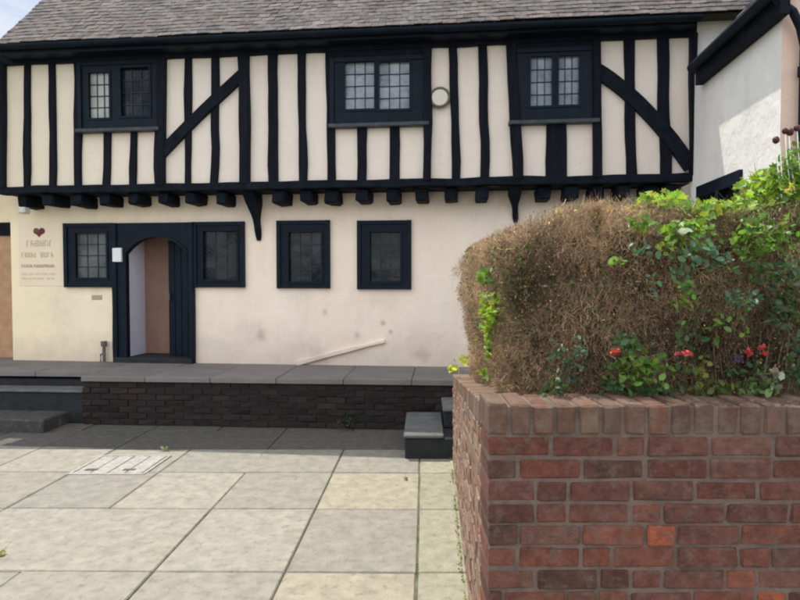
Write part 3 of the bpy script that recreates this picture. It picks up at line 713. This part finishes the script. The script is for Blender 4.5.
# hedge: rounded block following the L of the wall
HX0, HX1, HY0, HY1 = .41, 4.2, 2.42, 4.75
def htop(x, y):
    b = 2.05+.05*mn.noise(Vector((x*1.3, y*1.3, 0)))+.04*mn.noise(Vector((x*4, y*4, 0)))
    e = min(x-(HX0-.06), HY1+.05-y, 9); e2 = y-(HY0-.05)
    f = max(0, 1-max(0, e)/.48)**2*.30+max(0, 1-max(0, e2)/.22)**2*.12
    return b-f
hedge = thing('hedge', (2, 3.4, 1.1), 'brown twiggy clipped hedge growing above the red brick wall', 'hedge')
arr = []
def tuck(p):
    x, y, z = p; b = topz(y) if x < HX0+.3 else ZB
    f = max(0, 1-max(0, z-b)/.55)**1.5                   # the foot of the hedge is set back from the wall's corner
    g = max(0, 1-max(0, x-HX0)/.45); h = max(0, 1-max(0, y-HY0)/.5)
    x += .17*f*g*max(.45, h); y += .06*f*h; RR = .38+.30*f
    # rounded near corner in plan
    e = max(0, RR-(x-HX0)); e2 = max(0, RR-(y-HY0)); q = math.hypot(e, e2)
    if q > RR: k = RR/q; x = HX0+RR-e*k; y = HY0+RR-e2*k
    return x, y, z
def shell(n):
    """points near the surfaces of the hedge with outward direction"""
    P = np.empty((n, 3)); Dn = np.empty((n, 3)); k = 0
    while k < n:
        s = rng.random()
        if s < .56: x = rng.uniform(HX0, HX1 if rng.random() < .5 else 2.6); y = HY0+abs(rng.normal(0, .07)); z = rng.uniform(.98, htop(x, HY0+.1)); d = (0, -1, .1)
        elif s < .80: y = rng.uniform(HY0, HY1); x = HX0+.04*(y-HY0)+abs(rng.normal(0, .06)); z = rng.uniform(topz(y)-.05, htop(x+.05, y)); d = (-1, 0, .1)
        else: x = rng.uniform(HX0, HX1); y = rng.uniform(HY0, HY1); z = htop(x, y)-abs(rng.normal(0, .06)); d = (0, 0, 1)
        if z > htop(x, y): z = htop(x, y)-.01
        o = .05*mn.noise(Vector((x*2.2, y*2.2, z*2.2)))+.03*mn.noise(Vector((x*7, y*7, z*7)))
        P[k] = tuck((x+d[0]*o, y+d[1]*o, z+d[2]*o*.5)); Dn[k] = d; k += 1
    return P, Dn
P, Dn = shell(150000); n = len(P)
vn = np.array([mn.noise(Vector(p*3.2))+.6*mn.noise(Vector(p*9)) for p in P])
D = rng.normal(size=(n, 3))*.55; D[:, 2] += .75; D += Dn*rng.uniform(0, .5, size=(n, 1)); L = rng.uniform(.022, .07, n)
P = P-D/np.linalg.norm(D, axis=1)[:, None]*(L*.6)[:, None]
tw_c = cols((.33, .225, .14), n, .42, .06)
light = rng.random(n) < .16; tw_c[light] =  cols((.50, .39, .28), light.sum(), .2, .04)
tw_c *= np.clip(1+.75*vn, .35, 1.7)[:, None]  # shade of the gaps painted into the twig colour by noise
P -= Dn*(np.clip(-vn, 0, 1)*.07)[:, None]
twigs(arr, P, D, L, rng.uniform(.0006, .0015, n), tw_c, .5)
# stronger stems from the soil
n = 650; P = np.stack([rng.uniform(HX0+.30, HX1, n), HY0+.03+abs(rng.normal(0, .12, n)), rng.uniform(1.05, 1.5, n)], 1)
D = rng.normal(size=(n, 3))*.18; D[:, 2] += 1; twigs(arr, P, D, rng.uniform(.15, .38, n), rng.uniform(.0012, .0028, n), cols((.20, .14, .095), n, .35, .05), .12, 3)
# stray shoots on top
n = 1400; xs = rng.uniform(HX0+.05, HX1, n); ys = rng.uniform(HY0, HY1, n)
P = np.array([(x, y, htop(x, y)-.05) for x, y in zip(xs, ys)]); D = rng.normal(size=(n, 3))*.35; D[:, 2] += 1
twigs(arr, P, D, rng.uniform(.04, .10, n), rng.uniform(.0007, .0014, n), cols((.30, .22, .14), n, .25, .05))
npbuild(arr, 'twigs', M['twig'], hedge)
# dark heart of the hedge
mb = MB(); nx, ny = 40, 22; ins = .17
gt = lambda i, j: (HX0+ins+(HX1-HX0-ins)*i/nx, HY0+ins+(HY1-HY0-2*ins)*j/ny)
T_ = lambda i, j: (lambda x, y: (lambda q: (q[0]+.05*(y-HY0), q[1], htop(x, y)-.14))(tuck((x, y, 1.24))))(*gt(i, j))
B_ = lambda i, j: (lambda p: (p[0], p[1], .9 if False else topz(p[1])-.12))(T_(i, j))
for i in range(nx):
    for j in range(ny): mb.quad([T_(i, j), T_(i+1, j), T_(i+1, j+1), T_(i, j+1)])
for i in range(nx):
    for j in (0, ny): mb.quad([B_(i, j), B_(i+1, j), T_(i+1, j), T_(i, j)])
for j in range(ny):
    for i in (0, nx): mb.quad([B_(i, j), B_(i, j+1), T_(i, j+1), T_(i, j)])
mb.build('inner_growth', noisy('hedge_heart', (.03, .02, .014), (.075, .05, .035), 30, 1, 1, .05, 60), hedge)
# sparse small hedge leaves
arr = []; P, Dn = shell(9000); n = len(P); keep = np.array([mn.noise(Vector(p*1.7))+.25*mn.noise(Vector(p*6)) > (.16 if p[0] < .75 else -.02) for p in P]); P = P[keep]; Dn = Dn[keep]; n = len(P)
leaves(arr, P+Dn*.02, rng.uniform(.010, .022, n), cols((.09, .115, .04), n, .4, .15), .4)
P, Dn = shell(26000); n = len(P); leaves(arr, P+Dn*.008, rng.uniform(.006, .013, n), cols((.25, .17, .10), n, .5, .08), .3)
P, Dn = shell(17000); k = P[:, 0] > .75+rng.random(len(P))*.8; P = P[k]; Dn = Dn[k]; k = np.array([mn.noise(Vector(p*4.5)) > .0 for p in P]); P = P[k]; Dn = Dn[k]; n = len(P); leaves(arr, P+Dn*.02, rng.uniform(.010, .024, n), cols((.11, .16, .065), n, .45, .2), .4)
npbuild(arr, 'leaves', M['leaf'], hedge)

def clump(c, r, n):
    p = rng.normal(size=(n, 3)); p /= np.linalg.norm(p, axis=1)[:, None]; p *= rng.random((n, 1))**.45
    return np.array(c)+p*np.array(r)
def creeper(name, label, cat, clumps, base, sz, shape='ivy', upb=.5, group=None, stemcol=(.10, .09, .04), mat='leaf', face=(0, -.5, .2), stems=True):
    cs = [np.array(c[0]) for c in clumps]
    t = thing(name, Vector(min(cs, key=lambda q: q[2])), label, cat, group)
    arr = []; sa = []
    for cl in clumps:
        c, r, n = cl[:3]; b = cl[3] if len(cl) > 3 else base
        P = clump(c, r, n); leaves(arr, P, rng.uniform(sz[0], sz[1], n), cols(b, n, .28, .12), upb, shape, face)
        if stems:
            m = max(3, n//7); Q = clump(c, np.array(r)*.7, m); D = rng.normal(size=(m, 3))*.5; D[:, 2] += .6
            twigs(sa, Q-np.array([0, 0, .03]), D, rng.uniform(.05, .13, m), rng.uniform(.0012, .0022, m), cols(stemcol, m))
    npbuild(arr, 'leaves', M[mat], t)
    if stems: npbuild(sa, 'stems', M['twig'], t)
    return t
def pp(x, y, Y): return tuple(aty(x, y, Y))
LG = (.19, .30, .045); YG = (.27, .39, .055); MG = (.12, .22, .04); DG = (.05, .10, .035); BG = (.10, .19, .11)
creeper('climbing_plant', 'bright lime leaves spreading along the hedge top at the right', 'climber',
        [(pp(660, 203, 2.6), (.11, .14, .05), 150, YG), (pp(712, 206, 2.55), (.07, .1, .03), 60, YG), (pp(695, 212, 2.5), (.09, .1, .045), 80, LG), (pp(730, 210, 2.6), (.13, .15, .045), 150, YG), (pp(768, 192, 2.6), (.14, .15, .10), 260, YG),
         (pp(800, 195, 2.6), (.12, .15, .10), 180, YG), (pp(700, 236, 2.36), (.14, .05, .07), 40, MG), (pp(765, 240, 2.34), (.16, .05, .11), 85, MG), (pp(745, 225, 2.5), (.12, .06, .05), 50, MG), (pp(790, 230, 2.5), (.10, .08, .07), 80, MG), (pp(560, 212, 2.8), (.02, .05, .012), 6, (.5, .45, .03)), (pp(604, 210, 2.8), (.03, .05, .015), 10, (.45, .42, .03)), (pp(628, 210, 2.8), (.03, .05, .015), 8, (.5, .45, .03)), (pp(760, 182, 2.8), (.05, .06, .04), 25, LG),
         (pp(830, 190, 2.7), (.14, .15, .12), 140, MG), (pp(870, 190, 2.8), (.2, .15, .12), 140, MG), (pp(795, 172, 2.6), (.09, .1, .10), 110, MG), (pp(640, 224, 2.36), (.08, .04, .04), 26, MG), (pp(680, 226, 2.36), (.10, .04, .04), 40, LG)], LG, (.022, .044))
creeper('ivy', 'dark grey green ivy leaves scattered over the right half of the hedge face', 'ivy',
        [(pp(x, y, 2.31), (rx*.0043, .035, ry*.0043), int(k*1.9), c) for x, y, rx, ry, k, c in
         ((682, 268, 12, 20, 16, BG), (700, 250, 20, 12, 14, BG), (720, 262, 16, 10, 14, BG), (742, 298, 18, 12, 18, BG), (685, 300, 10, 22, 16, MG), (782, 305, 18, 22, 40, DG), (690, 335, 14, 12, 12, DG), (668, 245, 12, 8, 8, LG), (618, 262, 8, 5, 4, LG), (655, 285, 8, 30, 6, BG), (765, 270, 30, 14, 20, DG), (760, 240, 40, 14, 30, MG), (640, 248, 10, 10, 5, BG), (730, 330, 30, 20, 10, MG), (683, 232, 6, 4, 3, (.35, .42, .35)), (790, 275, 14, 20, 25, BG))], BG, (.022, .04), 'leaf')
creeper('ivy', 'vivid yellow green ivy clump on the left face of the hedge', 'ivy',
        [(pp(493, 308, 2.80), (.065, .06, .085), 85, YG), (pp(486, 275, 2.86), (.04, .06, .05), 18, (.14, .24, .05)), (pp(490, 350, 2.95), (.02, .04, .06), 22, (.18, .28, .04)), (pp(489, 328, 2.88), (.04, .05, .07), 40, YG)], LG, (.026, .045))
creeper('ivy', 'pale yellow green ivy trailing over the far end of the brick wall top', 'ivy',
        [(pp(466, 360, 4.7), (.10, .10, .035), 30, (.45, .46, .12)), (pp(454, 368, 4.9), (.06, .10, .035), 18, (.36, .42, .05)), (pp(488, 373, 3.6), (.06, .12, .03), 24, (.22, .32, .05))], LG, (.03, .06))
creeper('leafy_shrub', 'dark green leafy shrub in the middle of the hedge foot, beside the first scarlet flowers', 'shrub',
        [(pp(640, 372, 2.29), (.14, .05, .11), 130, MG), (pp(628, 345, 2.31), (.06, .05, .06), 45, (.07, .13, .05)), (pp(650, 392, 2.29), (.16, .05, .03), 60, DG), (pp(612, 388, 2.29), (.06, .04, .05), 26, DG)], DG, (.020, .040), 'leaf')
creeper('leafy_shrub', 'small dusky green shrub at the left foot of the hedge', 'shrub',
        [(pp(565, 365, 2.29), (.07, .05, .10), 60, (.05, .09, .05)), (pp(552, 388, 2.29), (.06, .04, .05), 32, DG), (pp(580, 345, 2.31), (.03, .03, .05), 14, BG)], DG, (.018, .034), 'leaf')
creeper('leafy_shrub', 'pale silvery leaved plant at the right foot of the hedge', 'shrub',
        [(pp(757, 388, 2.29), (.10, .05, .045), 60, (.16, .22, .09)), (pp(772, 380, 2.29), (.04, .04, .05), 20, (.3, .36, .24)), (pp(715, 390, 2.29), (.10, .04, .04), 50, (.10, .14, .03)), (pp(700, 370, 2.31), (.05, .04, .06), 22, (.14, .16, .03)), (pp(800, 360, 2.29), (.06, .04, .12), 40, (.05, .09, .04))], DG, (.020, .042), 'leaf')
creeper('rose_bush', 'tall rose stems with dark hips at the right edge against the white wall', 'rose',
        [(pp(788, 180, 2.5), (.08, .06, .12), 110, MG), (pp(798, 160, 2.5), (.05, .05, .08), 40, MG), (pp(782, 205, 2.5), (.08, .06, .05), 40, LG), (pp(791, 188, 2.4), (.02, .02, .02), 6, (.5, .45, .08)), (pp(818, 170, 2.5), (.08, .08, .14), 70, MG)], MG, (.020, .036), 'leaf')
rb = [o for o in COL.objects if o.name.startswith('rose_bush')][0]
mb = MB()
for (x, y) in ((776, 140), (785, 131), (789, 133), (780, 146), (797, 129)):
    p = Vector(pp(x, y, 2.5)); tube(mb, [p, p+Vector((.01, 0, -.12)), Vector(pp(x+6, y+60, 2.5))], .0022, 5)
mb.build('canes', M['twig'], rb)
for (x, y, r) in ((776, 140, .014), (785, 131, .012), (790, 132, .015), (797, 128, .013)):
    p = Vector(pp(x, y, 2.5)); bm = bmesh.new(); bmesh.ops.create_icosphere(bm, subdivisions=2, radius=r)
    for v in bm.verts: v.co.z *= 1.15; v.co += p
    me = bpy.data.meshes.new('rose_hip'); bm.to_mesh(me); bm.free(); link('rose_hip', me, rb, noisy('rose_hip_skin', (.05, .012, .015), (.08, .02, .02), 30, .4) if 'hip' not in M else M['hip'])
# red flowers in the bed
def flowerplant(x, y, n, label, rx, ry, col=(.42, .04, .035)):
    t = creeper('flowering_plant', label, 'flower', [(pp(x, y+16, 2.27), (rx*.0042, .03, ry*.0042), 14, DG)], DG, (.016, .03), 'leaf')
    for i in range(n):
        c = pp(x+random.uniform(-rx, rx), y+random.uniform(-ry*.5, ry*.5), 2.22); arr = []
        P = clump(c, (.015, .010, .011), 11); leaves(arr, P, rng.uniform(.010, .020, 11), cols(col, 11, .35, .1), .2, 'leaf', (0, -.8, .3)); npbuild(arr, 'flower', M['petal'], t)
flowerplant(611, 350, 3, 'scarlet flowers in front of the hedge, left of the leafy shrub', 6, 7)
flowerplant(681, 354, 3, 'thin pink red flowers in the middle of the hedge foot', 14, 5, (.5, .08, .08))
flowerplant(758, 351, 4, 'bright red flowers at the right of the hedge foot', 10, 7)
flowerplant(735, 357, 2, 'dark purple flowers beside the red ones at the hedge foot', 9, 4, (.09, .06, .12))
# weeds
def weed(pt, r, n, label, base=LG, sz=(.012, .03), name='weed'):
    return creeper(name, label, 'weed', [((pt[0], pt[1], pt[2]+r*.5), (r, r, r*.6), n)], base, sz, 'leaf', face=(0, 0, 0))
weed(T((pf(355, 410)[0]-T(0, 0, 0).x)*1.0, .05, 0)+Vector((0, -.02, .05)), .12, 60, 'dark weed growing at the foot of the terrace wall', (.03, .06, .025), (.02, .05))
weed(gnd(28, 410, .15), .07, 20, 'grey green weed at the foot of the left steps', (.10, .13, .09), (.02, .045))
weed(gnd(165, 451, 0), .05, 24, 'pale tuft at the far corner of the drain cover', (.3, .33, .22), (.02, .035))
weed(gnd(1, 556, 0), .035, 30, 'yellowish tuft in a paving joint at the left edge', (.3, .32, .12))
weed(gnd(462, 510, 0), .035, 34, 'lime tuft between the paving and the brick wall, midway', (.24, .33, .05))
weed(gnd(459, 495, 0), .025, 18, 'lime tuft at the base of the brick wall, farther back', (.24, .33, .05))
weed(gnd(406, 480, 0), .018, 10, 'tiny tuft in the joint near the right steps', (.12, .16, .05))
# moss and leaves in the joints beside the wall: too many to count
arr = []; n = 700; y = rng.uniform(2.4, 5.8, n); x = np.array([XS(v)-.012 for v in y])-abs(rng.normal(0, .012, n)); k = np.array([mn.noise(Vector((0, v*3, 0))) > -.05 for v in y])
P = np.stack([x, y, rng.uniform(.0, .02, n)], 1)[k]; leaves(arr, P, rng.uniform(.006, .016, len(P)), cols((.16, .2, .05), len(P)), .6, 'leaf')
n = 900; ci = rng.integers(0, 3, n); cx = np.array([-.045, -.817, -1.589])[ci]; yy = rng.uniform(2.4, 6.2, n); k = np.array([mn.noise(Vector((c*5, v*2.5, 3))) > .18 for c, v in zip(cx, yy)])
Q = np.array([list(PX*a+PY*b) for a, b in zip(cx+rng.normal(0, .004, n), yy)])[k]; Q[:, 2] = rng.uniform(-.004, .006, len(Q)); leaves(arr, Q, rng.uniform(.005, .012, len(Q)), cols((.09, .11, .04), len(Q)), .7, 'leaf')
o = npbuild(arr, 'joint_moss', M['leaf'], None); o['kind'] = 'stuff'; tag(o, 'moss and tiny weeds in the paving joints and along the brick wall foot', 'moss')

# ------------------------------------------------------------------ small things on the facade
# painted notice: emblem and four lines of lettering too worn to read
def inkmat(n, c):
    m, t, b = nt(n); b.inputs['Base Color'].default_value = (*c, 1); b.inputs['Roughness'].default_value = .7; return m
ink = [inkmat('gilt_ink', (.55, .45, .30)), inkmat('brown_ink', (.42, .26, .20)), inkmat('pale_ink', (.66, .54, .44)), inkmat('emblem_red', (.16, .015, .02)), inkmat('emblem_olive', (.12, .08, .03))]
r = rect(19, 222, 64, 286, 0)
ns = thing('wall_notice', W((r[0]+r[1])/2, 0, r[2]), 'painted wall notice with small red emblem and faint lines of lettering, left of the door', 'sign')
mb = MB(); cbox(mb, W, r[0], r[1], -.005, .006, r[2], r[3], .002); mb.build('board', plaster('notice_board', (.83, .71, .53), (.86, .74, .56), stain=.1), ns)
mb = MB(); ex, ez = pf(39.5, 232); 
for sx, m_ in ((-.042, 4), (.042, 3)):
    pts = [W(ex+sx+.046*math.cos(a), .0085, ez+.012+.044*math.sin(a)) for a in np.linspace(0, 2*math.pi, 18, endpoint=False)]; mb.quad(pts, m=m_)
mb.quad([W(ex-.07, .0095, ez-.005), W(ex, .0095, ez-.075), W(ex+.07, .0095, ez-.005)], m=3)
mb.build('emblem', ink, ns, recalc=False)
def lettering(x0, x1, y, hpx, m_, serif=False):
    q = MB(); u0, z = pf(x0, y); u1 = pf(x1, y)[0]; h = hpx*.0138; x = u0
    while x < u1-h*.5:
        w = h*random.uniform(.5, .75)
        if random.random() < .09: x += w; continue
        th = h*.2; kind = random.random()
        q.box(W, x, x+th, .0065, .008, z-h/2, z+h/2)
        if kind < .7: q.box(W, x+w-th, x+w, .0065, .008, z-h/2, z+h/2*(1 if kind < .4 else .2))
        if .2 < kind < .6: q.box(W, x+th, x+w-th, .0065, .0079, z-th/2, z+th/2)
        if kind < .35 or kind > .8: q.box(W, x+th, x+w-th, .0065, .0078, z-h/2, z-h/2+th)
        if kind > .3: q.box(W, x+th, x+w-th, .0065, .0081, z+(h/2-th)*(1 if kind < .8 else 0), z+(h/2-th)*(1 if kind < .8 else 0)+th)
        x += w+h*.16
    q.build('lettering', ink[m_], ns)
lettering(27, 53, 243.5, 6, 0); lettering(22, 57, 255, 5, 0); lettering(22, 55, 266, 3.2, 1); lettering(21, 57, 274, 2.4, 2); lettering(21, 57, 278.5, 2.2, 2)
r = rect(113.5, 248, 122.5, 262, D1)
q = MB(); cbox(q, W, r[0], r[1], D1-.01, D1+.035, r[2], r[3], .006); tag(q.build('intercom', M['white'], None), 'small white entry panel on the black door frame', 'entry panel')
r = rect(92, 295, 102, 299.5, 0); q = MB(); cbox(q, W, r[0], r[1], -.005, .012, r[2], r[3], .003); tag(q.build('name_plate', inkmat('brass_plate', (.42, .35, .22)), None), 'tiny brassy plate on the wall under the left window of the door group', 'plate')
q = MB(); u, z = pf(104, 351, .06)
tube(q, [W(u, .06, ZT), W(u, .06, ZT+.22)], .022, 8); tube(q, [W(u, .06, ZT+.22), W(u, .06, ZT+.29)], .04, 10); tube(q, [W(u-.05, .06, ZT+.01), W(u-.05, .06, ZT+.1), W(u, .06, ZT+.13)], .012, 8)
tag(q.build('boot_scraper', M['iron'], None), 'small iron post standing against the wall just left of the door', 'boot scraper')
# ring-shaped plate on the upper wall
u, z = pf(440, 98.5, UP); q = MB(); V = []; Fc = []; A_, B_n = 28, 8
for i in range(A_):
    a = 2*math.pi*i/A_
    for j in range(B_n):
        b = 2*math.pi*j/B_n; rr = .112+.017*math.cos(b); V.append(W(u+rr*math.cos(a), UP+.05+.017*math.sin(b), z+rr*math.sin(a)))
for i in range(A_):
    for j in range(B_n): Fc.append((i*B_n+j, i*B_n+(j+1) % B_n, ((i+1) % A_)*B_n+(j+1) % B_n, ((i+1) % A_)*B_n+j))
q.mesh(V, Fc); ringt = thing('wall_roundel', W(u, UP, z), 'round grey-rimmed lamp on the upper wall right of the middle window', 'roundel')
q.build('rim', M['iron'], ringt, smooth=True)
q = MB(); q.quad([W(u+.11*math.cos(a), UP+.055, z+.11*math.sin(a)) for a in np.linspace(0, 2*math.pi, 24, endpoint=False)]); 
q.build('lens', inkmat('cream_disc', (.62, .58, .49)), ringt)  # cream centre of the ring-shaped plate
# small white light at the left corner under the jetty
u, z = pf(22, 210, .40); q = MB(); cbox(q, W, u-.05, u+.05, .30, .42, z-.045, z+.04, .015); tube(q, [W(u-.02, .3, z+.03), W(u-.05, .2, z+.10), W(u-.05, .1, z+.12)], .015)
tag(q.build('security_light', inkmat('pale_housing', (.55, .55, .52)), None), 'small white light fixed under the jetty at the left corner of the house', 'light')

for o in COL.objects:
    k = o.name.split('.')[0]
    g = {'weed': 'weeds in the paving and at the wall foot', 'flowering_plant': 'flowering plants at the foot of the hedge', 'leafy_shrub': 'leafy shrubs at the foot of the hedge', 'ivy': 'ivy on the hedge and wall', 'stone_steps': 'steps up to the terrace'}.get(k)
    if g and o.parent is None: o['group'] = g
# ------------------------------------------------------------------ light
w = bpy.data.worlds.new('World'); S.world = w; w.use_nodes = True; t = w.node_tree
bg = t.nodes['Background']; sky = t.nodes.new('ShaderNodeTexSky'); sky.sky_type = 'NISHITA'; sky.sun_disc = False
sd = Vector((.23, -.33, -1)).normalized(); tos = -sd
sky.sun_elevation = math.asin(tos.z); sky.sun_rotation = math.atan2(tos.x, tos.y); sky.air_density = 1.0; sky.dust_density = 1.5
tc = t.nodes.new('ShaderNodeTexCoord'); mp = t.nodes.new('ShaderNodeMapping'); mp.inputs['Scale'].default_value = (1, 1, 2.2); mp.inputs['Location'].default_value = (1.7, .6, 0); lk(t, tc.outputs['Generated'], mp.inputs['Vector'])
n = tex(t, scale=3.4, detail=8, rough=.6, vec=mp.outputs['Vector']); r = ramp(t, [(.42, (0, 0, 0)), (.58, (1, 1, 1))]); lk(t, n.outputs['Fac'], r.inputs['Fac'])
sp = t.nodes.new('ShaderNodeSeparateXYZ'); lk(t, tc.outputs['Generated'], sp.inputs[0])
mr = t.nodes.new('ShaderNodeMapRange'); mr.interpolation_type = 'SMOOTHSTEP'; mr.inputs['From Min'].default_value = .1; mr.inputs['From Max'].default_value = .6; lk(t, sp.outputs['Y'], mr.inputs['Value'])
cloud = mixc(t, (17.6, 17.5, 17.5), (5.9, 6.1, 6.4), mr.outputs['Result'])   # unseen bright cloud added to lift the facade, thinner cloud beyond the roof
lk(t, mixc(t, sky.outputs['Color'], cloud, r.outputs['Color']), bg.inputs['Color']); bg.inputs['Strength'].default_value = .15
sl = bpy.data.lights.new('sun', 'SUN'); so = bpy.data.objects.new('sun', sl); COL.objects.link(so)
sl.energy = 4.8; sl.angle = rad(.6); sl.color = (1, .95, .86); so.rotation_euler = sd.to_track_quat('-Z', 'Y').to_euler(); so.location = (-5, 6, 12)
S.view_settings.view_transform = 'Standard'; S.view_settings.look = 'None'; S.view_settings.exposure = 0
S.render.engine = 'CYCLES'; S.cycles.max_bounces = 8; S.cycles.filter_width = 2.0
